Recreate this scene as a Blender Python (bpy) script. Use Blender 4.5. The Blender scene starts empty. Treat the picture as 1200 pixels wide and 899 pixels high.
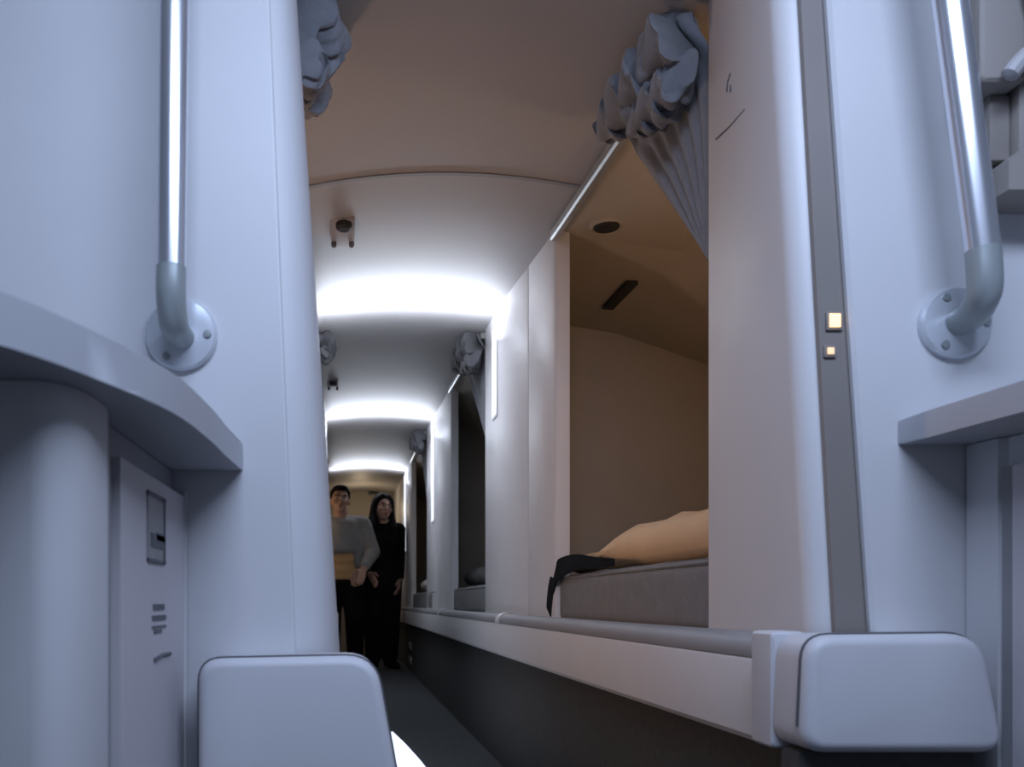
import bpy, bmesh, math, random
from mathutils import Vector, Matrix, noise
random.seed(7)
scene = bpy.context.scene
COL = scene.collection
H = 0.57            # camera height over the floor (z below is measured from the floor)
PI = math.pi

# ------------------------------------------------------------------ materials
def mat(name, color, rough=0.5, metal=0.0, var=0.06, scale=6.0, bump=0.0, bscale=120.0, emit=None, estr=0.0, spec=0.5, sheen=0.0):
    m = bpy.data.materials.new(name); m.use_nodes = True
    nt = m.node_tree; b = nt.nodes['Principled BSDF']
    b.inputs['Roughness'].default_value = rough; b.inputs['Metallic'].default_value = metal
    b.inputs['Specular IOR Level'].default_value = spec
    if sheen: b.inputs['Sheen Weight'].default_value = sheen
    tc = nt.nodes.new('ShaderNodeTexCoord')
    n = nt.nodes.new('ShaderNodeTexNoise'); n.inputs['Scale'].default_value = scale; n.inputs['Detail'].default_value = 3
    nt.links.new(tc.outputs['Object'], n.inputs['Vector'])
    r = nt.nodes.new('ShaderNodeValToRGB')
    c = Vector(color)
    r.color_ramp.elements[0].color = (*(c * (1 - var)), 1); r.color_ramp.elements[1].color = (*(c * (1 + var)), 1)
    r.color_ramp.elements[0].position = .3; r.color_ramp.elements[1].position = .7
    nt.links.new(n.outputs['Fac'], r.inputs['Fac']); nt.links.new(r.outputs['Color'], b.inputs['Base Color'])
    if bump:
        n2 = nt.nodes.new('ShaderNodeTexNoise'); n2.inputs['Scale'].default_value = bscale; n2.inputs['Detail'].default_value = 2
        nt.links.new(tc.outputs['Object'], n2.inputs['Vector'])
        bp = nt.nodes.new('ShaderNodeBump'); bp.inputs['Strength'].default_value = bump; bp.inputs['Distance'].default_value = .002
        nt.links.new(n2.outputs['Fac'], bp.inputs['Height']); nt.links.new(bp.outputs['Normal'], b.inputs['Normal'])
    if emit:
        b.inputs['Emission Color'].default_value = (*emit, 1); b.inputs['Emission Strength'].default_value = estr
    return m

M = dict(
    panel   = mat('panel_plastic', (.60,.60,.62), .48, var=.02),
    panelw  = mat('panel_white', (.68,.67,.68), .45, var=.02),
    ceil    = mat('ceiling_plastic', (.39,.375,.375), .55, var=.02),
    bunkin  = mat('bunk_lining', (.45,.405,.34), .7, var=.03),
    channel = mat('channel_grey', (.24,.215,.20), .35, var=.04),
    carpet  = mat('carpet_dark', (.055,.06,.064), .95, var=.25, scale=90, bump=.6, bscale=300),
    wallcar = mat('wall_carpet', (.06,.06,.058), .92, var=.12, scale=60, bump=.4, bscale=260),
    edge    = mat('edge_grey', (.33,.34,.37), .45, var=.03),
    strip   = mat('strip_grey', (.27,.27,.285), .5, var=.03),
    counter = mat('counter_laminate', (.42,.43,.46), .4, var=.03),
    bump    = mat('bumper_vinyl', (.60,.60,.63), .5, var=.02),
    gasket  = mat('gasket_dark', (.09,.09,.10), .6),
    metal   = mat('satin_metal', (.72,.74,.80), .28, metal=.85, var=.02),
    flange  = mat('flange_plastic', (.62,.65,.70), .25, var=.06, scale=30, metal=.3),
    elbow   = mat('elbow_grey', (.30,.33,.335), .35, var=.04, metal=.2),
    rail    = mat('rail_alu', (.45,.47,.46), .35, metal=.6),
    curtain = mat('curtain_fabric', (.20,.205,.225), .9, var=.08, scale=40, bump=.4, bscale=250, sheen=.2),
    mattress= mat('mattress_fabric', (.22,.22,.225), .9, var=.08, scale=30, bump=.4, bscale=200),
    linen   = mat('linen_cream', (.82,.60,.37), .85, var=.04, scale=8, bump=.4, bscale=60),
    white   = mat('linen_white', (.8,.78,.74), .85, var=.03),
    black   = mat('black_fabric', (.008,.008,.009), .95, var=.2, scale=20, spec=.1),
    dark    = mat('dark_plastic', (.02,.02,.02), .6),
    door    = mat('door_laminate', (.57,.545,.57), .5, var=.02),
    device  = mat('device_beige', (.27,.245,.225), .55, var=.03),
    devlite = mat('device_light', (.38,.37,.38), .5, var=.03),
    placard = mat('placard_grey', (.30,.29,.30), .5, var=.1, scale=40),
    ink     = mat('ink_grey', (.12,.12,.14), .6),
    skin    = mat('skin', (.52,.31,.23), .55, var=.05, scale=20),
    hair    = mat('hair_black', (.008,.006,.006), .7, var=.3, scale=60, spec=.15),
    eyew    = mat('eye_white', (.75,.73,.70), .3),
    lip     = mat('lip', (.42,.15,.13), .5),
    bclo    = mat('cloth_black', (.008,.008,.010), .95, var=.2, scale=20, spec=.15),
    gclo    = mat('cloth_grey', (.31,.305,.30), .9, var=.08, scale=20),
    tclo    = mat('cloth_tan', (.72,.45,.20), .9, var=.05, scale=20),
    endwall = mat('end_wall_beige', (.33,.29,.235), .6, var=.03),
    ledstrip= mat('light_lens', (.8,.8,.85), .4, emit=(.85,.9,1.0), estr=.85),
    floorglow= mat('floor_patch', (.8,.8,.9), .4, emit=(.72,.82,1.0), estr=1.5),
    amber   = mat('amber_glow', (.9,.6,.3), .4, emit=(1.0,.60,.28), estr=1.8),
    amber2  = mat('amber_glow_dim', (.9,.6,.3), .4, emit=(1.0,.62,.40), estr=.8),
)

# ------------------------------------------------------------------ geometry helpers
def box(bm, x0, x1, y0, y1, z0, z1, bev=0.0, seg=2):
    r = bmesh.ops.create_cube(bm, size=1.0)
    vs = r['verts']
    for v in vs:
        v.co = Vector(((x0+x1)/2 + v.co.x*(x1-x0), (y0+y1)/2 + v.co.y*(y1-y0), (z0+z1)/2 + v.co.z*(z1-z0)))
    if bev:
        es = list({e for v in vs for e in v.link_edges})
        bmesh.ops.bevel(bm, geom=es, offset=bev, segments=seg, profile=.6, affect='EDGES')
    return bm

def loft(bm, rings, closed=True, cap=True):
    rows = [[bm.verts.new(p) for p in r] for r in rings]
    n = len(rows[0])
    for a, b in zip(rows, rows[1:]):
        for i in range(n if closed else n-1):
            j = (i+1) % n
            bm.faces.new((a[i], a[j], b[j], b[i]))
    if cap and closed:
        bm.faces.new(rows[0][::-1]); bm.faces.new(rows[-1])
    return rows

def prism(bm, pts, z0, z1, bev=0.0):
    n0 = set(bm.verts)
    loft(bm, [[(x, y, z0) for x, y in pts], [(x, y, z1) for x, y in pts]])
    if bev:
        vs = [v for v in bm.verts if v not in n0]
        es = [e for e in {e for v in vs for e in v.link_edges} if abs(e.verts[0].co.z-e.verts[1].co.z) < 1e-6]
        bmesh.ops.bevel(bm, geom=es, offset=bev, segments=3, profile=.6, affect='EDGES')

def smooth_path(pts, n=8):
    P = [Vector(p) for p in pts]; out = []
    for i in range(len(P)-1):
        p0 = P[max(i-1,0)]; p1 = P[i]; p2 = P[i+1]; p3 = P[min(i+2,len(P)-1)]
        for k in range(n):
            t = k/n
            out.append(.5*((2*p1)+(-p0+p2)*t+(2*p0-5*p1+4*p2-p3)*t*t+(-p0+3*p1-3*p2+p3)*t**3))
    out.append(P[-1]); return out

def tube(bm, pts, r, n=16):
    P = [Vector(p) for p in pts]; rings = []
    rs = r if isinstance(r, (list, tuple)) else [r]*len(P)
    up = None
    for i, p in enumerate(P):
        t = (P[min(i+1,len(P)-1)] - P[max(i-1,0)]).normalized()
        if up is None:
            up = t.orthogonal().normalized()
        up = (up - t*up.dot(t)).normalized(); s = t.cross(up)
        rings.append([p + rs[i]*(math.cos(a)*up + math.sin(a)*s) for a in [2*PI*k/n for k in range(n)]])
    loft(bm, rings)

def lathe(bm, prof, c, axis='Z', n=32):
    """prof: list of (radius, height) along the axis from point c"""
    rings = []
    for r, h in prof:
        ring = []
        for k in range(n):
            a = 2*PI*k/n; u, v = r*math.cos(a), r*math.sin(a)
            if axis == 'Z': p = (c[0]+u, c[1]+v, c[2]+h)
            elif axis == 'Y': p = (c[0]+u, c[1]+h, c[2]+v)
            else: p = (c[0]+h, c[1]+u, c[2]+v)
            ring.append(p)
        rings.append(ring)
    loft(bm, rings)

def ell(bm, c, r, rot=None, u=20, v=12):
    res = bmesh.ops.create_uvsphere(bm, u_segments=u, v_segments=v, radius=1.0)
    mtx = Matrix.Translation(Vector(c)) @ (rot or Matrix.Identity(4)) @ Matrix.Diagonal((*r, 1))
    bmesh.ops.transform(bm, matrix=mtx, verts=res['verts'])

def limb(bm, pts, rs, n=14):
    """tapered rounded limb through the joints"""
    for p, r in zip(pts, rs): ell(bm, p, (r, r, r), u=14, v=10)
    for i in range(len(pts)-1): tube(bm, [pts[i], pts[i+1]], [rs[i], rs[i+1]], n)

def new():
    return bmesh.new()

def base_origin(o):
    """top-level mesh: put its origin at the middle of its base"""
    me = o.data
    xs = [v.co.x for v in me.vertices]; ys = [v.co.y for v in me.vertices]; zs = [v.co.z for v in me.vertices]
    c = Vector(((min(xs)+max(xs))/2, (min(ys)+max(ys))/2, min(zs)))
    me.transform(Matrix.Translation(-c)); o.location = c

def root_of(o):
    while o.parent: o = o.parent
    return o

def obj(name, bm, material, parent=None, smooth=True, angle=35, local=False, label=None):
    bmesh.ops.recalc_face_normals(bm, faces=bm.faces)
    me = bpy.data.meshes.new(name); bm.to_mesh(me); bm.free()
    me.materials.append(material)
    if smooth:
        me.shade_smooth()
        try: me.set_sharp_from_angle(angle=math.radians(angle))
        except Exception: pass
    o = bpy.data.objects.new(name, me); COL.objects.link(o)
    if parent:
        o.parent = parent
        if not local:
            r = root_of(parent)
            me.transform(Matrix.Translation(-r.location))
    else:
        base_origin(o)
    if label: o['label'] = label
    return o

def thing(name, label, cat, loc, group=None, rz=0):
    o = bpy.data.objects.new(name, None); COL.objects.link(o)
    o.location = loc; o.rotation_euler = (0, 0, rz); o.empty_display_size = .05
    o['label'] = label; o['category'] = cat
    if group: o['group'] = group
    return o

def tag(o, label, cat, group=None):
    o['label'] = label; o['category'] = cat
    if group: o['group'] = group
    return o

def struct(name, bm, m, **k):
    o = obj(name, bm, m, **k); o['kind'] = 'structure'; return o

# ------------------------------------------------------------------ the aisle's measures (metres)
def W(y):  return .555 - .010*y            # right bunk wall
def WL(y): return -(.092 + .012*y)         # left bunk wall
ZC = [(-1.,.88),(1.2,.905),(1.6,.93),(2.2,.97),(3.,1.05),(4.,1.09),(5.3,1.14),(7.,1.16),(9.6,1.18)]
def zc(y):
    for (a, za), (b, zb) in zip(ZC, ZC[1:]):
        if y <= b: return H + za + (zb-za)*(y-a)/(b-a)
    return H + ZC[-1][1]
YEND = 9.3

# floor
bm = new(); box(bm, -1.4, 1.7, -1.2, YEND, -.04, 0); struct('floor', bm, M['carpet'])

# ceiling, gently arched across the aisle; vestibule part flat and wide
def ceil_pt(x, y):
    m = (W(y)+WL(y))/2; h = (W(y)-WL(y))/2
    return zc(y) + .034*max(0, 1-((x-m)/h)**2)
bm = new(); rows = []
ys = [1.0 + i*.1 for i in range(84)]
for y in ys:
    xs = [WL(y) - .02 + (W(y)-WL(y)+.04)*k/24 for k in range(25)]
    top = [(x, y, ceil_pt(x, y)) for x in xs]
    rows.append(top + [(xs[-1], y, zc(y)+.08), (xs[0], y, zc(y)+.08)])
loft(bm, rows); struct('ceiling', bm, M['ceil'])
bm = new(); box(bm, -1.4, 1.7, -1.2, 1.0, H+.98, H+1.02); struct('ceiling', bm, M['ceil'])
# dark joint between two ceiling panels
def ceil_strip(name, y0, y1, off, material):
    bm = new(); rows = []
    for y in (y0, y1):
        xs = [WL(y) + (W(y)-WL(y))*k/24 for k in range(25)]
        rows.append([(x, y, ceil_pt(x, y)-off) for x in xs] + [(x, y, ceil_pt(x, y)+.002) for x in xs[::-1]])
    loft(bm, rows); return struct(name, bm, material)
ceil_strip('trim_1', 1.955, 1.97, .0035, M['strip'])

# end wall
bm = new(); box(bm, -1.2, 1.5, YEND, YEND+.05, 0, H+1.26); struct('wall_end', bm, M['endwall'])

# ---- right side: carpeted lower wall, bunk shells, pillars
def vwall(bm, fx, y0, y1, z0, z1, t, n=1, zfun=None):
    """upright slab following x = fx(y), thickness t (signed)"""
    rings = []
    for k in range(n+1):
        y = y0 + (y1-y0)*k/n; x = fx(y); zt = zfun(y) if zfun else z1
        rings.append([(x, y, z0), (x, y, zt), (x+t, y, zt), (x+t, y, z0)])
    loft(bm, rings)
bm = new(); vwall(bm, W, 1.06, YEND, 0, H-.075, .04, 6); struct('wall_right', bm, M['wallcar'])
bm = new(); vwall(bm, lambda y: WL(y)+.05, 1.25, 6.92, 0, H-.19, -.04, 6); struct('wall_left', bm, M['wallcar'])

def bunk_shell(y0, y1, side):
    """end partitions, hull-side lining, ceiling and bunk base of one berth"""
    s = side; bm = new()
    f = (lambda y: W(y)+.012) if s > 0 else (lambda y: WL(y)-.012)
    def prof(y, d):
        x = f(y); b = x
        ox = (.87-.54, .66, .71, .71)
        return [(x, H-.06-d), (x, zc(y)+d), (x+s*ox[0], H+.93+d), (x+s*ox[1]+s*d*.3, H+.80+d), (x+s*ox[2]+s*d, H+.45), (x+s*ox[3]+s*d, H-.06-d)]
    rings_in = [[(x, y, z) for x, z in prof(y, 0)] for y in (y0, y0+(y1-y0)*.68, y1)]
    rings_in[2] = [(x, y, min(z, H+zz)) for (x, y, z), zz in zip(rings_in[2], (9, .93 if y1 < 3 else 9, .875 if y1 < 3 else 9, .76, 9, 9))]
    n = 6
    rows = [[bm.verts.new(p) for p in r] for r in rings_in]
    for a, b in zip(rows, rows[1:]):
        for i in range(1, n):                      # leave the aisle side (0-1) open
            j = (i+1) % n
            bm.faces.new((a[i], a[j], b[j], b[i]))
    bm.faces.new(rows[0]); bm.faces.new(rows[-1])
    return struct('wall_right' if s > 0 else 'wall_left', bm, M['bunkin'], smooth=False)
bunk_shell(1.16, 2.78, 1); bunk_shell(2.84, 5.0, 1); bunk_shell(5.06, 8.5, 1)
bunk_shell(1.32, 2.78, -1); bunk_shell(2.84, 5.0, -1); bunk_shell(5.06, 6.9, -1)

def pillar(f, y0, y1, s, z0=None, name='wall_right', bev=.012):
    """flat white panel between two berth openings, edges rounded"""
    bm = new(); rings = []
    b = bev
    for zi in (0, 1):
        ring = []
        for y, dx in ((y0, .04), (y0, b), (y0+b*.3, b*.3), (y0+b, 0), (y1-b, 0), (y1-b*.3, b*.3), (y1, b), (y1, .04)):
            z = (H-.05 if z0 is None else z0) if zi == 0 else zc(y)+.01
            ring.append((f(y)+s*dx, y, z))
        rings.append(ring)
    loft(bm, rings); return struct(name, bm, M['panelw'])
pillar(W, 2.24, 2.56, 1); pillar(W, 2.566, 3.34, 1)
pillar(W, 4.40, 5.02, 1); pillar(W, 5.026, 5.66, 1)
pillar(W, 6.94, YEND-.01, 1)
pillar(WL, 2.24, 3.34, -1, name='wall_left'); pillar(WL, 4.40, 5.66, -1, name='wall_left'); bm = new(); box(bm, -.70, -.66, 6.92, YEND, 0, H+1.26); struct('wall_left', bm, M['endwall'])
bm = new(); box(bm, -.66, WL(6.9), 6.92, YEND, H+1.17, H+1.21); struct('ceiling', bm, M['ceil'])
bm = new(); box(bm, -.66, WL(6.9)-.012, 6.905, 6.92, 0, H+1.2); struct('wall_left', bm, M['endwall'])

# near right pillar: side panel with a rounded leading edge, leaning slightly
def xcor(z): return .552 - .055*(z-H)
bm = new(); rings = []
for z in (H-.05, H+.2, H+.45, H+.7, H+.99):
    c = xcor(z); b = W(1.303)
    ring = [(b+.045, 1.303, z), (b+.006, 1.303, z), (b, 1.295, z)]
    for k in range(9):
        a = PI/2*k/8
        ring.append((c + .028*(1-math.cos(a)), 1.048 - .028*math.sin(a), z))
    ring += [(c+.07, 1.02, z), (c+.07, 1.06, z)]
    rings.append(ring)
loft(bm, rings); struct('wall_right', bm, M['panelw'])
# grey channel between this pillar and the front panel
bm = new()
loft(bm, [[(xcor(z)+.02, 1.012, z), (.72, 1.012, z), (.72, 1.02, z), (xcor(z)+.02, 1.02, z)] for z in (H-.04, H+.45, H+.98)])
struct('trim_2', bm, M['channel'])

# front right panel (faces the camera)
def xp(z): return .608 - .07*(z-H)
bm = new(); rings = []
for z in (0, H-.04, H+.2, H+.45, H+.7, H+1.0):
    x = xp(max(z, H-.04))
    rings.append([(x, 1.010, z), (x, 1.004, z), (x+.004, 1.0, z), (1.7, 1.0, z), (1.7, 1.010, z)])
loft(bm, rings); struct('wall_front_right', bm, M['panel'])

# front left panel with its bevelled return into the aisle
def xf(z): return -.069 - .040*(z-H)
def xs_(z): return -.019 - .066*(z-H)
bm = new(); rings = []
for z in (0, H-.06, H+.2, H+.45, H+.7, H+1.0):
    a = xf(max(z, H-.06)); s = xs_(max(z, H-.06))
    ring = [(-1.4, 1.0, z), (a-.002, 1.0, z), (a, 1.0008, z), (a+.002, 1.004, z)]
    for k in range(1, 7):
        t = k/6
        ring.append((a+.002 + (s-a-.002)*math.sin(t*PI/2), 1.006 + .07*(1-math.cos(t*PI/2)), z))
    ring += [(s-.004, 1.24, z), (s-.012, 1.25, z), (-1.4, 1.25, z)]
    rings.append(ring)
loft(bm, rings); struct('wall_front_left', bm, M['panel'], angle=20)

# ---- ledge along the right berths
lg = thing('bunk_ledge', 'long white ledge below the right-hand bunk openings, grey strip on top', 'ledge', (W(1.1)-.03, 1.06, H-.18))
bm = new(); rings = []
for k in range(9):
    y = 1.055 + (8.9-1.055)*k/8; x = W(y)
    rings.append([(x-.001, y, H-.18), (x-.026, y, H-.178), (x-.032, y, H-.17), (x-.032, y, H-.077), (x-.03, y, H-.072), (x-.001, y, H-.072)])
loft(bm, rings); obj('ledge_face', bm, M['panelw'], lg)
bm = new(); rings = []
for k in range(9):
    y = 1.055 + (8.9-1.055)*k/8; x = W(y)
    rings.append([(x-.001, y, H-.071), (x-.030, y, H-.071), (x-.031, y, H-.062), (x-.026, y, H-.051), (x-.016, y, H-.042), (x-.001, y, H-.039)])
loft(bm, rings); obj('top_strip', bm, M['strip'], lg, label='grey rounded strip along the top of the ledge')
for y in (2.9, 4.7):
    x = W(y); bm = new()
    loft(bm, [[(x-.002, yy, H-.071), (x-.034, yy, H-.071), (x-.034, yy, H-.06), (x-.028, yy, H-.047), (x-.016, yy, H-.038), (x-.002, yy, H-.034)] for yy in (y-.03, y+.03)])
    obj('joint_cover', bm, M['panelw'], lg)
lf = thing('bunk_ledge', 'white ledge below the left-hand bunk openings, behind the left bumper', 'ledge', (WL(1.3), 1.26, H-.18))
bm = new(); rings = []
for k in range(9):
    y = 1.26 + (6.9-1.26)*k/8; x = WL(y)
    rings.append([(x+.001, y, H-.18), (x+.064, y, H-.18), (x+.070, y, H-.17), (x+.070, y, H-.09), (x+.055, y, H-.075), (x+.001, y, H-.075)])
loft(bm, rings); obj('ledge_face', bm, M['panelw'], lf)

bm = new(); box(bm, .492, .534, .9995, 1.054, H-.172, H-.034, .008, 3); obj('end_cap', bm, M['bump'], lg)
# ---- padded corner bumpers
def bumper(name, label, ring_front, y0, y1, gasket_pts, loc, rad):
    t = thing(name, label, 'bumper', loc)
    def inset(d):
        N = len(ring_front); out = []
        for i in range(N):
            p = Vector(ring_front[i]); e0 = (p-Vector(ring_front[i-1])).normalized(); e1 = (Vector(ring_front[(i+1) % N])-p).normalized()
            n = Vector((e0.y+e1.y, -(e0.x+e1.x))).normalized()
            out.append(p + n*d)
        return out
    cx = sum(p[0] for p in ring_front)/len(ring_front); cz = sum(p[1] for p in ring_front)/len(ring_front)
    sg = 1 if (inset(.01)[2]-Vector((cx, cz))).length < (Vector(ring_front[2])-Vector((cx, cz))).length else -1
    bm = new(); rings = []
    for k in range(7):
        q = PI/2*k/6
        rings.append([(p.x, y0 + rad*(1-math.sin(q)), p.y) for p in inset(sg*rad*(1-math.cos(q)))])
    rings = [rings[i] for i in range(7)]
    # front ring is the most inset one
    rings = [[(p.x, y0 + rad*(1-math.cos(q)), p.y) for p in inset(sg*rad*(1-math.sin(q)))] for q in [PI/2*k/6 for k in range(7)]]
    rings.append([(x, y1, z) for x, z in ring_front])
    loft(bm, rings); obj('pad', bm, M['bump'], t, angle=40)
    zb = min(p[1] for p in ring_front) + .02
    loop = [p for p in ring_front if p[1] > zb]
    i0 = min(range(len(loop)), key=lambda i: loop[i][0] + loop[i][1]*0)
    bm = new(); tube(bm, [(x, y0+rad+.003, z) for x, z in gasket_pts(loop)], .0022, 8); obj('gasket', bm, M['gasket'], t, label='thin dark seam around the pad')
    return t
def rounded(pts, r, n=6):
    """polygon in (x,z) with rounded corners; r per corner"""
    out = []; N = len(pts)
    for i, p in enumerate(pts):
        p = Vector(p); a = Vector(pts[i-1]); b = Vector(pts[(i+1) % N]); rr = r[i]
        if rr == 0: out.append(tuple(p)); continue
        p0 = p + (a-p).normalized()*rr; p1 = p + (b-p).normalized()*rr
        for k in range(n+1):
            q = k/n; out.append(tuple((1-q)**2*p0 + 2*q*(1-q)*p + q*q*p1))
    return out
R = rounded([(.492, H-.165), (.498, H-.036), (.690, H-.034), (.716, H-.165)], [.028, .028, .036, .028])
bumper('corner_bumper', 'white padded corner bumper at the near end of the right ledge', R, .928, .999,
       lambda L: L, (.6, .96, H-.165), .013)
bm = new(); box(bm, .5, .70, .955, .998, 0, H-.166, .008); tag(obj('kick_panel', bm, M['wallcar']), 'dark kick panel under the right padded corner bumper', 'panel')
L = rounded([(-.168, H-.40), (-.168, H-.062), (.026, H-.058), (.050, H-.19), (.064, H-.40)], [.026, .026, .034, 0, .026])
bumper('corner_bumper', 'large white padded corner bumper at the lower left of the aisle entrance', L, .928, .999,
       lambda L: L, (-.05, .96, H-.40), .011)
bm = new(); box(bm, -.165, .05, .95, .998, 0, H-.402, .01); tag(obj('kick_panel', bm, M['wallcar']), 'dark kick panel under the left padded corner bumper', 'panel')

# ---- counters
def counter(name, label, pts, z0, z1, loc):
    t = thing(name, label, 'counter', loc)
    bm = new(); prism(bm, pts, z0, z1, .004); obj('counter_slab', bm, M['counter'], t)
    return t
edge = smooth_path([(-.127, .999, 0), (-.132, .90, 0), (-.1345, .81, 0), (-.1455, .69, 0), (-.180, .577, 0), (-.213, .505, 0), (-.26, .44, 0), (-.34, .39, 0), (-.5, .36, 0)], 5)
pts = [(p.x, p.y) for p in edge] + [(-1.2, .34), (-1.2, .999)]
lc = counter('galley_counter', 'grey counter top with a curved front edge at left, against the front panel', pts, H+.154, H+.186, (-.5, .7, H+.154))
pts = [(.640, .999), (.643, .95), (.648, .80), (.655, .6), (1.4, .55), (1.4, .999)]
rc = counter('galley_counter', 'grey counter top at the right edge below the bent grab bar', pts, H+.184, H+.214, (.9, .8, H+.184))

# ---- cabinets under the counters
cb = thing('cabinet', 'pale cabinet with rounded corner post under the left curved counter', 'cabinet', (-.5, .8, 0))
bm = new(); prism(bm, [(-.21, .998), (-.21, .70), (-.22, .66), (-1.2, .66), (-1.2, .998)], 0, H+.153); obj('carcass', bm, M['edge'], cb)
bm = new(); prism(bm, [(-.1955, .996), (-.1955, .722), (-.209, .722), (-.209, .996)], .06, H+.124, .002)
dr = obj('door', bm, M['door'], cb, label='narrow door with a grey placard and small printed marks')
ring = [(-.209, .684), (-.1945, .682), (-.193, .668)]
ring += [(-.193 - .030*(1-math.cos(a)), .640 - .050*math.sin(a)) for a in [PI/2*k/8 for k in range(9)]] + [(-1.2, .585), (-1.2, .655), (-.209, .655)]
bm = new(); prism(bm, ring, 0, H+.1535); obj('corner_post', bm, M['panel'], cb)
bm = new(); tube(bm, [(-.208, .70, .02), (-.208, .70, H+.15)], .010, 10); obj('hinge_strip', bm, M['strip'], cb, label='dark grey hinge strip beside the door')
bm = new(); box(bm, -.1955, -.1925, .995, .998, .02, H+.13); obj('edge_trim', bm, M['panelw'], cb)
# placard and marks on the door (small, unreadable print)
def door_rect(y0, y1, z0, z1, name, m, t=.0015, parent=dr, bev=0):
    bm = new(); box(bm, -.1956, -.1956+t, y0, y1, z0, z1, bev); return obj(name, bm, m, parent)
yv = lambda px: -.1955/((px-412)/1000)
zv = lambda py, y: H + (706-py)/1000*y
y0, y1 = yv(172), yv(192)
pl = door_rect(y0, y1, zv(662, y1), zv(585, y1), 'placard', M['placard'])
for a, b, c, d in ((.15, .92, .30, .58), (.45, .95, .46, .62), (.0, 1., .0, .05), (.0, 1., .93, 1.), (.9, 1., 0., 1.)):
    zz0, zz1 = zv(662, y1), zv(585, y1)
    door_rect(y0+(y1-y0)*a, y0+(y1-y0)*b, zz0+(zz1-zz0)*(.0+c*.72 if c not in (0., .93) else c), zz0+(zz1-zz0)*(d*.72 if d not in (.05, 1.) else d), 'placard_mark', M['ink'], .0022)
for pa, pb, qa, qb in ((179, 192, 708, 715), (178, 194, 721, 727), (178, 194, 733, 736), (180, 189, 738, 742)):
    ya, yb = yv(pa), yv(pb); ym = (ya+yb)/2
    door_rect(ya, yb, zv(qb, ym), zv(qa, ym), 'printed_mark', M['ink'], .001)
ya, yb = yv(180), yv(199); bm = new()
tube(bm, [(-.1952, ya, zv(774, ya)), (-.1952, (ya+yb)/2, zv(768, (ya+yb)/2)), (-.1952, yb, zv(766, yb))], .0022, 6); obj('printed_mark', bm, M['ink'], dr)

cr = thing('cabinet', 'pale cabinet with a pinkish door under the right counter', 'cabinet', (.95, .8, 0))
bm = new(); prism(bm, [(.719, .998), (.721, .952), (.729, .946), (.735, .62), (1.4, .62), (1.4, .998)], 0, H+.183); obj('carcass', bm, M['panel'], cr)
bm = new(); prism(bm, [(.7195, .944), (.722, .933), (.7285, .933), (.7285, .944)], .02, H+.15); obj('hinge_strip', bm, M['strip'], cr, label='grey hinge strip beside the door')
bm = new(); prism(bm, [(.720, .930), (.722, .66), (.7295, .66), (.7285, .930)], .06, H+.150, .002); obj('door', bm, M['door'], cr)

# ---- grab bars
def grab(label, pts, r, foot, disc_r, top, loc):
    t = thing('grab_bar', label, 'grab bar', loc)
    bm = new(); tube(bm, [top, pts[0]], r, 24); obj('bar', bm, M['metal'], t)
    bm = new(); tube(bm, smooth_path(pts, 8), [r*1.0]*(8*(len(pts)-1)+1), 24); obj('elbow', bm, M['elbow'], t, label='grey plastic elbow at the foot of the bar')
    bm = new(); lathe(bm, [(.001, -.001), (disc_r, -.001), (disc_r, -.007), (disc_r*.93, -.010), (disc_r*.55, -.012), (.001, -.012)], (foot[0], 1.0005, foot[2]), 'Y', 40)
    obj('flange', bm, M['flange'], t, label='round mounting flange on the panel')
    for k in range(3):
        a = PI/2 + 2*PI*k/3 + .5; bm = new()
        lathe(bm, [(.0045, -.010), (.0045, -.0128), (.001, -.0132)], (foot[0]+disc_r*.75*math.cos(a), 1.0, foot[2]+disc_r*.75*math.sin(a)), 'Y', 12); obj('screw', bm, M['elbow'], t)
    return t
grab('vertical metal grab bar on the left panel above the curved counter',
     [(-.1965, .93, H+.365), (-.1970, .931, H+.335), (-.1975, .945, H+.312), (-.1985, .965, H+.308), (-.1985, .989, H+.308)], .0163, (-.1985, 0, H+.312), .042, (-.1900, .93, H+.96), (-.195, .96, H+.30))
grab('slanted metal grab bar on the right panel above the right counter',
     [(.688, .93, H+.385), (.691, .931, H+.345), (.695, .945, H+.330), (.7025, .966, H+.326), (.7045, .989, H+.326)], .0168, (.7045, 0, H+.326), .042, (.612, .93, H+.96), (.69, .96, H+.30))

# ---- wall device at upper right
dv = thing('wall_handset', 'grey wall-mounted handset unit with cord at the upper right edge', 'handset', (.77, .97, H+.46))
bm = new(); box(bm, .694, .745, .94, .998, H+.575, H+.75, .008, 3); obj('housing', bm, M['device'], dv)
bm = new(); box(bm, .746, .86, .93, .998, H+.60, H+.78, .012, 3); obj('handset_body', bm, M['devlite'], dv)
bm = new(); box(bm, .722, .745, .965, .998, H+.50, H+.574, .003); obj('recess_plate', bm, M['channel'], dv)
bm = new(); box(bm, .747, .86, .955, .998, H+.50, H+.598, .005); obj('back_plate', bm, M['device'], dv)
bm = new(); tube(bm, smooth_path([(.715, .93, H+.572), (.735, .925, H+.595), (.775, .922, H+.612), (.83, .92, H+.62)], 6), [.004]+[.0095]*18, 10); obj('cradle_arm', bm, M['devlite'], dv, label='light curved cradle arm')
bm = new(); tube(bm, smooth_path([(.79, .928, H+.69), (.765, .927, H+.685), (.738, .93, H+.672), (.743, .928, H+.645), (.744, .928, H+.62), (.735, .928, H+.595), (.714, .930, H+.576)], 6), .004, 8); obj('cord', bm, M['dark'], dv, label='thin dark cord')
bm = new(); loft(bm, [[(.724+d, .94-0*d, H+.455), (.86, .94, H+.455), (.86, .94, H+.492), (.748+d, .94, H+.507), (.724+d, .94, H+.488)] for d in (0,)]+[[(.724, .998, H+.455), (.86, .998, H+.455), (.86, .998, H+.492), (.748, .998, H+.507), (.724, .998, H+.488)]])
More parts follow.
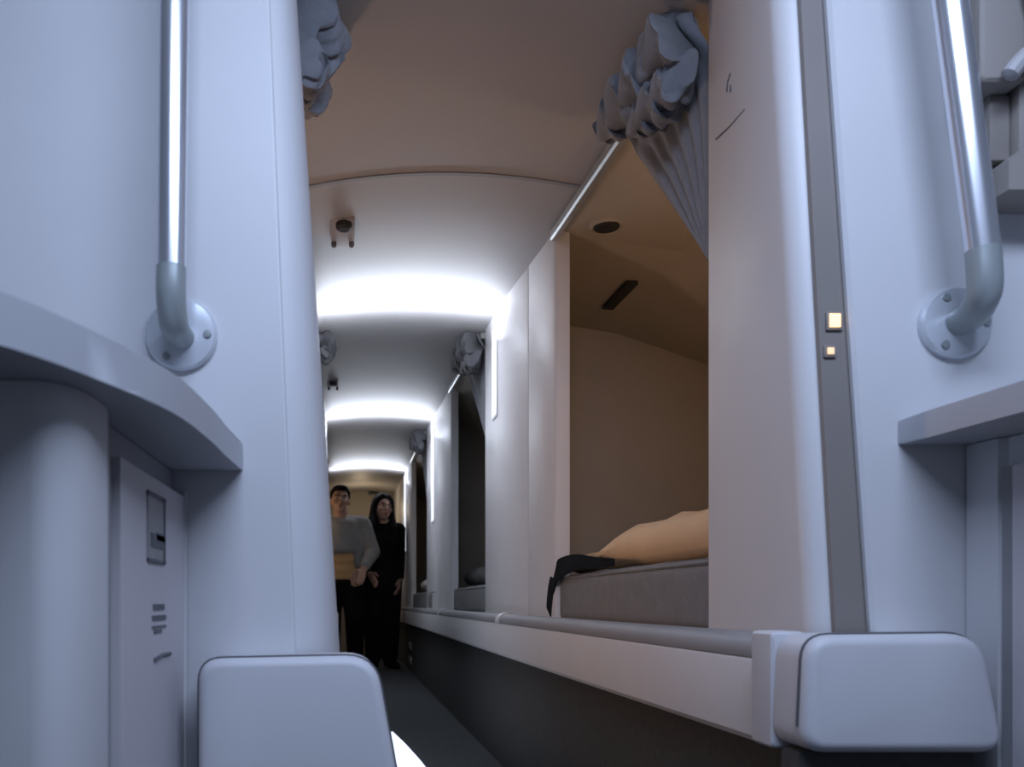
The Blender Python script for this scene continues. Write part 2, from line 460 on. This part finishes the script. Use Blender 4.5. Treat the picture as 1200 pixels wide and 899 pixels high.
obj('lower_block', bm, M['device'], dv)

# ---- small glowing amber patches in the channel and printed marks on the pillar
def patch(x, z, sx, sz, m, label):
    t = thing('amber_patch', label, 'indicator light', (x, 1.01, z-sz))
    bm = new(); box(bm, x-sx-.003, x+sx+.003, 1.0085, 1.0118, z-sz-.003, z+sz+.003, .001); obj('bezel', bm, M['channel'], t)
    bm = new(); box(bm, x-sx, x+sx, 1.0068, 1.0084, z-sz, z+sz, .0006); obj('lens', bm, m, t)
patch(.571, H+.333, .0065, .008, M['amber'], 'square glowing amber patch in the grey channel, the upper one')
patch(.566, H+.297, .004, .004, M['amber2'], 'tiny dim amber patch in the grey channel, below the square one')
def wall_y(x_px):   # a spot on the near right pillar's face
    lo = 1.06; return lo
bm = new()
def pil_pt(px, py):
    best = None
    for k in range(200):
        y = 1.06 + .24*k/199
        z = H + (706-py)/1000*y
        b = W(1.303); c = xcor(z); f = (y-1.048)/(1.295-1.048); x = c + (b-c)*f
        d = abs(412+1000*x/y - px)
        if best is None or d < best[0]: best = (d, (x-.0006, y, z))
    return best[1]
tube(bm, [pil_pt(840, 163), pil_pt(856, 148), pil_pt(874, 128)], .0016, 6); tag(obj('printed_mark', bm, M['ink']), 'slanted dark printed dash on the near right pillar', 'mark')
bm = new(); tube(bm, [pil_pt(853, 108), pil_pt(854, 96), pil_pt(857, 86)], .0018, 6); tube(bm, [pil_pt(857, 108), pil_pt(857, 100)], .0018, 6)
tag(obj('printed_mark', bm, M['ink']), 'short upright printed mark on the near right pillar, above the slanted dash', 'mark')

# ---- berth furnishings
def soft_box(bm, x0, x1, y0, y1, z0, z1, r, amp=.004, nx=18, ny=30, top=None):
    """cushion-like closed box with rounded edges and a slightly uneven surface"""
    box(bm, x0, x1, y0, y1, z0, z1)
    bmesh.ops.subdivide_edges(bm, edges=bm.edges[:], cuts=14, use_grid_fill=True)
    c = Vector(((x0+x1)/2, (y0+y1)/2, (z0+z1)/2)); hx, hy, hz = (x1-x0)/2, (y1-y0)/2, (z1-z0)/2
    for v in bm.verts:
        d = v.co - c
        q = Vector((max(-hx+r, min(hx-r, d.x)), max(-hy+r, min(hy-r, d.y)), max(-hz+r, min(hz-r, d.z))))
        e = d - q
        if e.length > 1e-9: d = q + e.normalized()*min(e.length, r)
        v.co = c + d
        n = noise.noise(v.co*7.0)
        v.co.z += amp*n*(1 if d.z > 0 else 0)
        if top: v.co.z = top(v.co, z0, z1)
    return bm
def mattress(y0, y1, label, group='bunk mattresses'):
    ym = (y0+y1)/2; x0 = W(ym)+.012
    t = thing('mattress', label, 'mattress', (x0+.3, ym, H-.058), group)
    bm = new(); soft_box(bm, x0, x0+.66, y0, y1, H-.058, H+.075, .03); obj('mattress_body', bm, M['mattress'], t)
    bm = new(); rr = [(x0+.006, y0+.03), (x0+.006, y1-.03)]
    tube(bm, [(x0+.004, y0+.02, H+.062), (x0+.004, y1-.02, H+.062)], .004, 8); obj('piping', bm, M['mattress'], t)
    return t
mattress(1.2, 2.70, 'charcoal mattress in the nearest right-hand bunk')
mattress(2.9, 4.9, 'dark mattress in the second right-hand bunk')
mattress(5.15, 8.4, 'dark mattress in the farthest right-hand bunk')
# duvet in the first bunk
def duvet_top(co, z0, z1):
    if co.z < (z0+z1)/2: return co.z
    f = max(0, min(1, (2.36-co.y)/.55)); f = f*f*(3-2*f)
    return z0 + (co.z-z0)*(.30+.70*f) + .007*noise.noise(Vector((co.x*6, co.y*5, 1))) + .006*noise.noise(Vector((co.x*16, co.y*12, 4)))
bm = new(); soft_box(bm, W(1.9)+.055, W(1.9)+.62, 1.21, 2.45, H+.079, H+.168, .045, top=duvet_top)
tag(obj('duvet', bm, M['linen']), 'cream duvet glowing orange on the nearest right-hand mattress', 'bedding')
# black strap hanging over the mattress end
bm = new(); xx = W(2.2)+.010
path = [(xx-.004, 2.30, H-.055), (xx-.006, 2.285, H+.0), (xx-.005, 2.25, H+.058), (xx+.0, 2.19, H+.079), (xx+.004, 2.06, H+.088), (xx+.008, 1.93, H+.082), (xx+.014, 1.80, H+.079)]
P = smooth_path(path, 6); rings = []
for i, p in enumerate(P):
    q = i/(len(P)-1)
    w = .075 if q < .45 else .075*(1-.75*(q-.45)/.55)
    up = Vector((0, .96, .28)) if q < .40 else Vector((.15, .3, 1.0))
    up.normalize(); o_ = Vector((-.006, 0, .004 if q > .4 else 0))
    rings.append([p+o_+up*w*.5, p+o_-up*w*.3, p+o_-up*w*.3+Vector((.004,0,0)), p+o_+up*w*.5+Vector((.004,0,0))])
loft(bm, rings); tag(obj('safety_strap', bm, M['black']), 'black strap draped over the foot end of the nearest mattress', 'strap')
# pillows further back
def pillow(c, s, m, label, rz=0):
    bm = new(); soft_box(bm, -s[0], s[0], -s[1], s[1], 0, s[2], min(s)*.48)
    for v in bm.verts:
        k = 1 - .35*((v.co.x/s[0])**2 + (v.co.y/s[1])**2)/2
        v.co.z = s[2]/2 + (v.co.z-s[2]/2)*k
    bmesh.ops.transform(bm, matrix=Matrix.Translation(c) @ Matrix.Rotation(rz, 4, 'Z'), verts=bm.verts)
    tag(obj('pillow', bm, m), label, 'pillow')
pillow((.86, 4.45, H+.078), (.24, .30, .11), M['mattress'], 'dark cushion on the mattress in the second right-hand bunk')
pillow((.76, 6.50, H+.082), (.22, .22, .10), M['white'], 'white pillow on the mattress in the farthest right-hand bunk')

# bunk ceiling fittings in the first bunk
def on_ceiling(px, py, x_end=.87, off=0):
    """point on the first berth's ceiling between aisle edge and slope, seen from the entrance"""
    for k in range(600):
        y = 1.3 + k*.0025; x = (px-412)/1000*y; z = H + (706-py)/1000*y
        a = W(y)+.005; f = (x-a)/.33
        yk = 1.16 + 1.62*.68
        if y <= yk: t_ = (y-1.16)/(yk-1.16); e_ = zc(1.16) + (zc(yk)-zc(1.16))*t_; c_ = H+.93
        else: t_ = (y-yk)/(2.78-yk); e_ = zc(yk) + (H+.93-zc(yk))*t_; c_ = H+.93 - .055*t_
        zz = e_ + (c_-e_)*f
        if z >= zz: return Vector((x, y, zz-off))
    return Vector((x, y, zz-off))
p = on_ceiling(711, 263)
t = thing('air_vent', 'dark oval air vent in the ceiling of the nearest right-hand bunk', 'vent', p - Vector((0,0,.02)))
bm = new(); lathe(bm, [(.045, .006), (.045, -.004), (.036, -.008), (.030, -.003), (.001, -.003)], p, 'Z', 28); obj('bezel', bm, M['bunkin'], t)
bm = new(); lathe(bm, [(.033, -.0032), (.030, -.010), (.012, -.012), (.001, -.012)], p, 'Z', 24); obj('nozzle', bm, M['dark'], t)
a = on_ceiling(712, 358); b = on_ceiling(741, 328)
d = (b-a); bm = new(); s = Vector((.016, 0, 0))
loft(bm, [[q-s, q+s, q+s-Vector((0,0,.012)), q-s-Vector((0,0,.010))] for q in (a-Vector((0,0,.001)), b-Vector((0,0,.001)))])
tag(obj('light_slot', bm, M['dark']), 'long dark slot in the ceiling of the nearest right-hand bunk, behind the oval vent', 'slot')

# ---- curtain rails and gathered curtains
def curtain(f, s, y0, y1, yr0, yr1, zb, label, group, seed, bulge=.10, nf=6, qlow=.55):
    """fabric gathered along the rail from y0 to y1 and swept to the near pillar at y0, ending at zb"""
    random.seed(seed)
    t = thing('curtain', label, 'curtain', (f(y0), y0, zb), group)
    bm = new(); nu, nv = 90, 34; rows = []
    for j in range(nv+1):
        v = j/nv; row = []
        for i in range(nu+1):
            u = i/nu
            yy = y0 + (y1-y0)*u
            sweep = max(0, (v-.16)/.84)
            yy = y0 + (yy-y0)*(1-sweep)**1.05
            zt = zc(yy) - .006
            z = zt + (zb - zt)*v
            g = math.exp(-(v/.11)**2)                       # the gathered cloth just under the rail
            fold = math.sin(u*nf*2*PI + seed + 1.6*noise.noise(Vector((u*4, v*3, seed))))
            x = f(yy) + s*.012 - s*(bulge*g*(.45+.40*fold)*(.4+.6*math.sin(min(1, u*1.05)*PI)**.5)) + s*.004*fold*(1-g)*(1-.93*sweep)
            row.append((x, yy, z))
        rows.append(row)
    V = [[bm.verts.new(p) for p in r] for r in rows]
    for j in range(nv):
        for i in range(nu): bm.faces.new((V[j][i], V[j][i+1], V[j+1][i+1], V[j+1][i]))
    o = obj('fabric', bm, M['curtain'], t, angle=180)
    md = o.modifiers.new('thickness', 'SOLIDIFY'); md.thickness = .003
    # two rolls of bunched cloth, one below the other, with soft irregular pleats
    for name, dz, rr, dx, qa, qb in (('gathered_roll', .0, .44, .42, .0, 1.0), ('gathered_roll', bulge*.72, .30, .36, .0, qlow)):
        bm = new(); N = 70; rings = []
        for k in range(N+1):
            q = k/N; yy = y0 + .01 + (y1-y0-.01)*(qa+(qb-qa)*q)
            pl = math.sin(q*nf*1.3*PI + seed + dz*40 + 2.2*noise.noise(Vector((q*6, seed, dz*9)))) + .5*noise.noise(Vector((q*17, seed*2, 3)))
            r = bulge*rr*(.62 + .38*math.sin(max(.04, min(.96, q))*PI)**.6) * (1.25 - .35*q)*(1+.10*pl)
            cx = f(yy) - s*bulge*dx; cz = zc(yy) - .002 - r*.75 - dz
            ring = []
            for m_ in range(28):
                a_ = 2*PI*m_/28; w_ = 1 + .16*math.sin(a_*4 + 2.5*pl + seed) + .25*noise.noise(Vector((math.cos(a_)*1.4, math.sin(a_)*1.4 + q*5, seed*3.1+dz*9)))
                ring.append((cx + r*.95*w_*math.cos(a_), yy + .022*math.sin(a_+1.0)*pl, cz + r*1.0*w_*math.sin(a_)))
            rings.append(ring)
        loft(bm, rings); obj(name, bm, M['curtain'], t, angle=75)
    return t
def rail(f, s, y0, y1, label, group):
    bm = new(); rings = []
    for k in range(13):
        y = y0 + (y1-y0)*k/12; x = f(y) - s*.004; z = zc(y)
        rings.append([(x-.010, y, z-.004), (x-.010, y, z-.022), (x-.006, y, z-.027), (x+.006, y, z-.027), (x+.010, y, z-.022), (x+.010, y, z-.004)])
    loft(bm, rings); o = obj('curtain_rail', bm, M['rail']); tag(o, label, 'curtain rail', group)
R_, C_ = 'curtain rails', 'gathered bunk curtains'
rail(W, 1, 1.40, 2.232, 'grey curtain rail over the nearest right-hand bunk opening', R_)
rail(W, 1, 3.35, 4.39, 'grey curtain rail over the second right-hand bunk opening', R_)
rail(W, 1, 5.67, 6.93, 'grey curtain rail over the farthest right-hand bunk opening', R_)
curtain(W, 1, 1.31, 1.64, 0, 0, H+.52, 'grey curtain gathered at the top of the nearest right-hand bunk opening', C_, 1)
curtain(W, 1, 3.36, 3.85, 0, 0, H+.62, 'grey curtain gathered at the top of the second right-hand bunk opening', C_, 2)
curtain(W, 1, 5.68, 6.15, 0, 0, H+.60, 'grey curtain gathered at the top of the farthest right-hand bunk opening', C_, 3)
curtain(WL, -1, 1.262, 1.415, 0, 0, H+.74, 'grey curtain bunched under the ceiling beside the left front panel', C_, 4, bulge=.105, nf=3, qlow=1.0)
curtain(WL, -1, 3.36, 3.70, 0, 0, H+.80, 'small pale curtain bunch at the second left-hand opening, behind the left panel edge', C_, 5, bulge=.075)

# ---- aisle lights on the pillars (vertical lenses) and ceiling detectors
def pillar_light(y, z0, z1, w, label):
    t = thing('wall_light', label, 'wall light', (W(y), y, z0), 'pillar light strips')
    bm = new(); box(bm, W(y)-.003, W(y)-.0005, y-w-.008, y+w+.008, z0-.01, z1+.01, .001); obj('housing', bm, M['panelw'], t)
    bm = new(); box(bm, W(y)-.006, W(y)-.0032, y-w, y+w, z0, z1, .0015); obj('lens', bm, M['ledstrip'], t)
pillar_light(3.11, H+.68, H+1.00, .040, 'vertical white light strip on the right pillar between first and second bunk openings')
pillar_light(5.25, H+.50, H+1.10, .08, 'vertical white light strip on the right pillar between second and farthest bunk openings')
pillar_light(7.60, H+.45, H+1.13, .12, 'vertical white light strip on the farthest right pillar, beside the woman')

def detector(y, x, label, k=1.0):
    z = ceil_pt(x, y)
    t = thing('ceiling_sensor', label, 'ceiling sensor', (x, y, z-.03), 'ceiling sensors')
    bm = new(); box(bm, x-.032*k, x+.032*k, y-.01, y+.15*k, z-.006, z+.004, .002); obj('plate', bm, M['ceil'], t)
    bm = new(); lathe(bm, [(.021*k, .0), (.021*k, -.012), (.014*k, -.018), (.001, -.018)], (x+.004, y+.008, z-.006), 'Z', 24); obj('nozzle', bm, M['dark'], t, label='round black nozzle')
    for sx in (-1, 1):
        bm = new(); lathe(bm, [(.007*k, 0), (.007*k, -.010), (.004*k, -.014), (.001, -.014)], (x+sx*.024*k, y+.125*k, z-.006), 'Z', 14); obj('stud', bm, M['ink'], t)
detector(2.20, -.024, 'small ceiling sensor with black nozzle and two studs, nearest the camera')
detector(4.27, -.095, 'small ceiling sensor with black nozzle and two studs, beyond the first ceiling glow', .9)

# glowing white patch on the floor behind the left bumper
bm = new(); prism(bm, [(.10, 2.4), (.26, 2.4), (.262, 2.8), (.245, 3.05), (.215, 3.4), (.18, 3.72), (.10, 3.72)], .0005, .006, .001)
tag(obj('floor_patch', bm, M['floorglow']), 'glowing white floor patch beside the left padded bumper', 'floor light')

# two small fittings low on the carpeted right wall
for z, n in ((H-.385, 'upper'), (H-.50, 'lower')):
    y = 7.0; t = thing('wall_socket', 'small pale socket low on the dark right wall, the %s of two' % n, 'socket', (W(y), y, z), 'low wall sockets')
    bm = new(); box(bm, W(y)-.008, W(y)-.0005, y-.14, y+.14, z, z+.06, .003); obj('plate', bm, M['edge'], t)
    bm = new(); box(bm, W(y)-.011, W(y)-.0085, y-.06, y+.06, z+.018, z+.042, .001); obj('outlet', bm, M['channel'], t)

# end wall fittings
bm = new(); box(bm, .18, .30, YEND-.02, YEND-.001, H+1.17, H+1.26, .004)
ex = thing('wall_sign', 'small dark sign high on the far end wall, above the two people', 'sign', (.24, YEND-.01, H+1.17))
obj('sign_plate', bm, M['ink'], ex)
bm = new(); box(bm, .195, .285, YEND-.0215, YEND-.0205, H+1.185, H+1.245); obj('sign_face', bm, M['dark'], ex)

# ------------------------------------------------------------------ people
def remesh(bm, name, voxel, material, parent, label=None, smooth_it=3):
    me = bpy.data.meshes.new(name+'_tmp'); bm.to_mesh(me); bm.free()
    o = bpy.data.objects.new(name+'_tmp', me); COL.objects.link(o)
    m1 = o.modifiers.new('r', 'REMESH'); m1.mode = 'VOXEL'; m1.voxel_size = voxel
    m2 = o.modifiers.new('s', 'SMOOTH'); m2.iterations = smooth_it; m2.factor = .5
    bpy.context.view_layer.update()
    dg = bpy.context.evaluated_depsgraph_get()
    me2 = bpy.data.meshes.new_from_object(o.evaluated_get(dg))
    bpy.data.objects.remove(o); bpy.data.meshes.remove(me)
    me2.name = name; me2.materials.clear(); me2.materials.append(material); me2.shade_smooth()
    q = bpy.data.objects.new(name, me2); COL.objects.link(q); q.parent = parent
    if label: q['label'] = label
    return q
V3 = Vector
def head_parts(bm, c, R):
    T = lambda p: V3(c) + R @ V3(p)
    R4 = R.to_4x4()
    ell(bm, T((0, .012, .028)), (.074, .092, .088), R4)
    ell(bm, T((0, -.020, -.030)), (.060, .070, .078), R4)
    ell(bm, T((0, -.052, -.088)), (.028, .026, .022), R4)            # chin
    ell(bm, T((0, -.080, .022)), (.050, .020, .012), R4)             # brow
    limb(bm, [T((0, -.088, .012)), T((0, -.108, -.028))], [.009, .014])   # nose
    for s in (-1, 1):
        ell(bm, T((s*.042, -.062, -.022)), (.024, .026, .020), R4)   # cheek
        ell(bm, T((s*.077, .012, -.008)), (.011, .020, .032), R4)    # ear
        ell(bm, T((s*.010, -.098, -.030)), (.009, .010, .008), R4)
    ell(bm, T((0, -.083, -.058)), (.024, .014, .012), R4)            # mouth mound
def face(c, R, parent):
    T = lambda p: V3(c) + R @ V3(p); R4 = R.to_4x4()
    for s in (-1, 1):
        bm = new(); ell(bm, T((s*.031, -.080, .002)), (.014, .009, .0075), R4); e = obj('eye', bm, M['eyew'], parent, local=True)
        bm = new(); ell(bm, T((s*.031, -.087, .002)), (.0065, .004, .0065), R4); obj('iris', bm, M['hair'], e, local=True)
        bm = new(); tube(bm, [T((s*.016, -.099, .022)), T((s*.032, -.098, .027)), T((s*.050, -.087, .022))], .0045, 8); obj('eyebrow', bm, M['hair'], parent, local=True)
    bm = new(); ell(bm, T((0, -.094, -.054)), (.020, .006, .0045), R4); ell(bm, T((0, -.093, -.062)), (.017, .006, .0055), R4); obj('lips', bm, M['lip'], parent, local=True)
def hand(bm, wrist, dirn, side, curl=.35, thumbdir=1):
    """palm + five unequal fingers; dirn = direction of the fingers, side = across the palm toward the thumb"""
    d = V3(dirn).normalized(); s = (V3(side) - d*V3(side).dot(d)).normalized(); n = d.cross(s)
    w = V3(wrist)
    for k in (-.024, -.008, .008, .024):
        limb(bm, [w + d*.015 + s*k*.6, w + d*.085 + s*k], [.015, .0125])
    for k, ln in ((.027, .072), (.009, .082), (-.009, .076), (-.026, .058)):
        p0 = w + d*.088 + s*k; p1 = p0 + (d + n*curl*.4)*ln*.45; p2 = p1 + (d + n*curl*1.3).normalized()*ln*.33; p3 = p2 + (d*.7 + n*curl*2).normalized()*ln*.25
        limb(bm, [p0, p1, p2, p3], [.0095, .009, .0082, .007])
    q = w + d*.025 + s*.022
    limb(bm, [q, q + (d*.5+s*.8)*.035, q + (d*.9+s*.75)*.062 + n*.008, q + (d*1.0+s*.6)*.085 + n*.016], [.013, .0115, .010, .008])
def foot(bm, ankle, fwd, r=.036):
    a = V3(ankle); f = V3(fwd).normalized()
    limb(bm, [a, V3((a.x, a.y, .040)) - f*.03], [r, .036])
    limb(bm, [V3((a.x, a.y, .038)) - f*.035, V3((a.x, a.y, .034)) + f*.09, V3((a.x, a.y, .026)) + f*.155], [.035, .037, .025])

VOX = .0075
# --- woman, standing, turned a little to the left, all in black, long black hair
def woman(loc, rz):
    t = thing('person', 'woman with long black hair standing in black clothes beside the far right pillar', 'person', loc, rz=rz)
    k = .945
    S = lambda *p: V3(p)*k
    neck, hc = S(0, .0, 1.335), S(.0, -.022, 1.462)
    hip, kn, an = (lambda s: S(s*.085, 0, .86)), (lambda s: S(s*.080, -.015, .47)), (lambda s: S(s*.078, .015, .085))
    sh = lambda s: S(s*.165, .005, 1.275)
    el_ = {1: S(.190, .06, 1.02), -1: S(-.205, .05, 1.02)}
    wr = {1: S(.160, -.05, .815), -1: S(-.150, -.13, .86)}
    Rm = Matrix.Rotation(-.12, 3, 'X') @ Matrix.Rotation(.10, 3, 'Y') @ Matrix.Rotation(.15, 3, 'Z')
    bm = new(); head_parts(bm, hc, Rm)
    limb(bm, [hc + V3((0, .02, -.07)), neck, S(0, .01, 1.25)], [.05, .048, .06])
    def torso(bm, g):
        for z, rx, ry in ((1.24, .135, .085), (1.17, .150, .100), (1.08, .135, .098), (.99, .122, .088), (.92, .148, .105), (.85, .160, .112)):
            ell(bm, S(0, 0, z), (rx*k+g, ry*k+g, .085*k+g))
        for s in (-1, 1): ell(bm, S(s*.065, -.075, 1.14), (.055*k+g, .045*k+g, .055*k+g))
    torso(bm, 0)
    for s in (-1, 1):
        limb(bm, [S(s*.07, .005, 1.29), sh(s), el_[s], wr[s]], [.045, .048, .036, .024])
        hand(bm, wr[s], wr[s]-el_[s] + V3((-s*.05, -.02, -.06)), V3((-s*.5, -1, 0)))
        limb(bm, [hip(s), kn(s), an(s)], [.082, .056, .040]); foot(bm, an(s), (s*.15, -1, 0))
    b = remesh(bm, 'body', VOX, M['skin'], t)
    bm = new(); torso(bm, .012)
    for s in (-1, 1): limb(bm, [S(s*.06, .005, 1.29), sh(s), el_[s], el_[s].lerp(wr[s], .88)], [.055, .060, .048, .038])
    remesh(bm, 'top', .010, M['bclo'], t, 'black long-sleeved top')
    bm = new()
    for z, rx, ry in ((.93, .165, .120), (.84, .182, .132), (.74, .180, .130)): ell(bm, S(0, 0, z), (rx, ry, .09))
    for s in (-1, 1): limb(bm, [hip(s), kn(s), an(s)+V3((0, 0, .02))], [.105, .088, .072])
    remesh(bm, 'trousers', .010, M['bclo'], t, 'loose black trousers')
    for s in (-1, 1):
        bm = new(); a = an(s)+V3((0, 0, -.02)); foot(bm, a, (s*.15, -1, 0), .046)
        for v in bm.verts:
            v.co = V3((a.x, a.y, .03)) + (v.co-V3((a.x, a.y, .03)))*1.10; v.co.z = max(v.co.z, .001)
        remesh(bm, 'shoe', .010, M['black'], t)
    # hair: cap, back and two long side locks
    bm = new(); T = lambda p: hc + Rm @ V3(p); R4 = Rm.to_4x4()
    ell(bm, T((0, .030, .040)), (.090, .098, .096), R4)
    ell(bm, T((0, .004, .090)), (.076, .078, .044), R4)
    limb(bm, [T((0, .06, .02)), T((0, .085, -.12)), S(0, .10, 1.16)], [.085, .088, .06])
    for s in (-1, 1):
        limb(bm, [T((s*.030, -.058, .098)), T((s*.066, -.030, .060)), T((s*.085, -.008, .0)), T((s*.092, -.012, -.08)), T((s*.098, -.035, -.17)), S(s*.095, -.095, 1.17)], [.022, .028, .026, .030, .036, .020])
    remesh(bm, 'hair', .008, M['hair'], t, 'long black hair falling over both shoulders')
    face(hc, Rm, t)
    return t
# --- man, standing half behind the left panel, leaning toward the woman
def man(loc, rz):
    t = thing('person', 'dark-haired man in a grey jacket over tan shirt, half hidden by the left panel edge', 'person', loc, rz=rz)
    k = .96; S = lambda *p: V3(p)*k
    lean = V3((0, -.06, 0))
    neck, hc = S(.00, -.05, 1.34), S(.0, -.09, 1.475)
    hip = lambda s: S(s*.09, .03, .86)
    kn = {1: S(.13, -.10, .48), -1: S(-.09, -.02, .47)}
    an = {1: S(.12, .02, .085), -1: S(-.09, .05, .085)}
    sh = lambda s: S(s*.19, -.03, 1.27)
    el_ = {1: S(.285, -.08, 1.03), -1: S(-.25, .03, 1.0)}
    wr = {1: S(.225, -.25, .885), -1: S(-.20, -.12, .82)}
    Rm = Matrix.Rotation(-.10, 3, 'X') @ Matrix.Rotation(.20, 3, 'Z')
    bm = new(); head_parts(bm, hc, Rm)
    limb(bm, [hc + V3((0, .025, -.07)), neck, S(0, -.02, 1.25)], [.058, .056, .07])
    TS = ((1.24, .155, .095, -.035), (1.16, .175, .112, -.03), (1.06, .162, .110, -.02), (.97, .150, .105, 0.), (.89, .160, .112, .02), (.83, .160, .112, .03))
    def torso(bm, g, rows=TS):
        for z, rx, ry, y in rows: ell(bm, S(0, y, z), (rx*k+g, ry*k+g, .088*k+g))
    torso(bm, 0)
    for s in (-1, 1):
        limb(bm, [S(s*.08, -.03, 1.29), sh(s), el_[s], wr[s]], [.052, .057, .043, .029])
        hand(bm, wr[s], (wr[s]-el_[s]).normalized() + V3((0, 0, -.5)), V3((-s, -.3, .2)), .5)
        limb(bm, [hip(s), kn[s], an[s]], [.088, .060, .044]); foot(bm, an[s], (s*.2, -1, 0), .040)
    remesh(bm, 'body', VOX, M['skin'], t)
    bm = new(); torso(bm, .020, TS); remesh(bm, 'shirt', .010, M['tclo'], t, 'tan shirt')
    bm = new()
    for s in (-1, 1):
        limb(bm, [S(s*.085, -.03, 1.285), sh(s), el_[s], el_[s].lerp(wr[s], .86)], [.066, .074, .062, .046])
        limb(bm, [S(s*.105, -.085, 1.28), S(s*.155, -.075, 1.12), S(s*.155, -.05, .93)], [.035, .055, .045])
    for z, rx, ry, y in TS[:4]: ell(bm, S(0, y+.035, z), (rx*k+.02, ry*k, .088*k))
    for z in (1.27, 1.24, 1.21, 1.18, 1.15, 1.12, 1.09, 1.06): ell(bm, S(0, -.034, z), (.170*k+.015, .108*k+.026, .07))
    limb(bm, [S(-.06, -.03, 1.33), S(0, .035, 1.345), S(.06, -.03, 1.33)], [.03, .03, .03])
    remesh(bm, 'jacket', .010, M['gclo'], t, 'open grey jacket')
    bm = new()
    for z, rx, ry in ((.76, .170, .130), (.70, .160, .125)): ell(bm, S(0, .025, z), (rx, ry, .07))
    for s in (-1, 1): limb(bm, [hip(s)-V3((0,0,.10)), kn[s], an[s]+V3((0, 0, .02))], [.108, .088, .068])
    remesh(bm, 'trousers', .010, M['bclo'], t, 'black trousers')
    for s in (-1, 1):
        bm = new(); a = an[s]+V3((0, 0, -.02)); foot(bm, a, (s*.2, -1, 0), .05)
        for v in bm.verts:
            v.co = V3((a.x, a.y, .03)) + (v.co-V3((a.x, a.y, .03)))*1.10; v.co.z = max(v.co.z, .001)
        remesh(bm, 'shoe', .010, M['black'], t)
    bm = new(); T = lambda p: hc + Rm @ V3(p); R4 = Rm.to_4x4()
    ell(bm, T((0, .034, .048)), (.084, .090, .082), R4); ell(bm, T((0, -.012, .096)), (.070, .082, .034), R4)
    for s in (-1, 1): limb(bm, [T((s*.066, -.02, .07)), T((s*.076, -.004, .02))], [.018, .010])
    remesh(bm, 'hair', .008, M['hair'], t, 'short black hair')
    face(hc, Rm, t)
    return t
woman((.262, 7.40, 0), .22)
man((-.085, 7.2, 0), -.12)

# ------------------------------------------------------------------ light
def area(name, loc, target, sx, sy, energy, color):
    l = bpy.data.lights.new(name, 'AREA'); l.shape = 'RECTANGLE'; l.size = sx; l.size_y = sy; l.energy = energy; l.color = color
    o = bpy.data.objects.new(name, l); COL.objects.link(o); o.location = loc
    o.rotation_euler = (Vector(target)-Vector(loc)).to_track_quat('-Z', 'Y').to_euler(); return o
def point(name, loc, energy, color, r=.03):
    l = bpy.data.lights.new(name, 'POINT'); l.energy = energy; l.color = color; l.shadow_soft_size = r
    o = bpy.data.objects.new(name, l); COL.objects.link(o); o.location = loc; return o
area('vestibule_light', (.25, .28, H+.95), (.2, .75, H+.15), .9, .3, 20.5, (.58, .71, 1.0))
for y, e in ((3.06, 5.6), (5.26, 5.8), (7.5, 5.2)):
    m = (W(y)+WL(y))/2
    area('aisle_glow', (m, y, zc(y)-.115), (m, y-.035, zc(y)+.02), .58, .09, e, (.80, .87, 1.0))
for y, e in ((3.1, 2.0), (5.25, 2.6), (7.4, .35)):
    area('aisle_down', (.2, y, zc(y)-.08), (.2, y, 0), .3, .1, e, (.76, .85, 1.0))
point('bunk_reading_lamp', (1.12, 1.45, H+.42), 2.4, (1.0, .66, .40))
point('left_reading_lamp', (-.45, 1.72, H+.14), 5.0, (1.0, .67, .50))
point('far_bunk_lamp', (.95, 5.9, H+.55), .8, (1.0, .68, .36))
point('left_bay_fill', (-.50, 6.98, H+.70), 1.0, (1.0, .72, .45))  # added warm fill to brighten the man's tan shirt, no fixture here
point('end_lamp', (.10, 8.7, H+.95), 2.4, (1.0, .78, .52))
w = bpy.data.worlds.new('world'); scene.world = w; w.use_nodes = True
bg = w.node_tree.nodes['Background']; bg.inputs['Color'].default_value = (.50, .60, .85, 1); bg.inputs['Strength'].default_value = .17

# ------------------------------------------------------------------ camera: level, looking down the aisle, with lens shift
cam = bpy.data.cameras.new('camera'); co = bpy.data.objects.new('camera', cam); COL.objects.link(co)
co.location = (0, 0, H); co.rotation_euler = (PI/2, 0, 0)
cam.sensor_width = 36; cam.lens = 36*1000/1200
cam.shift_x = (600-412)/1200; cam.shift_y = (706-449.5)/1200
cam.clip_start = .02
cam.dof.use_dof = True; cam.dof.focus_distance = 1.8; cam.dof.aperture_fstop = 7.0
scene.camera = co
scene.view_settings.view_transform = 'Standard'
scene.view_settings.look = 'None'
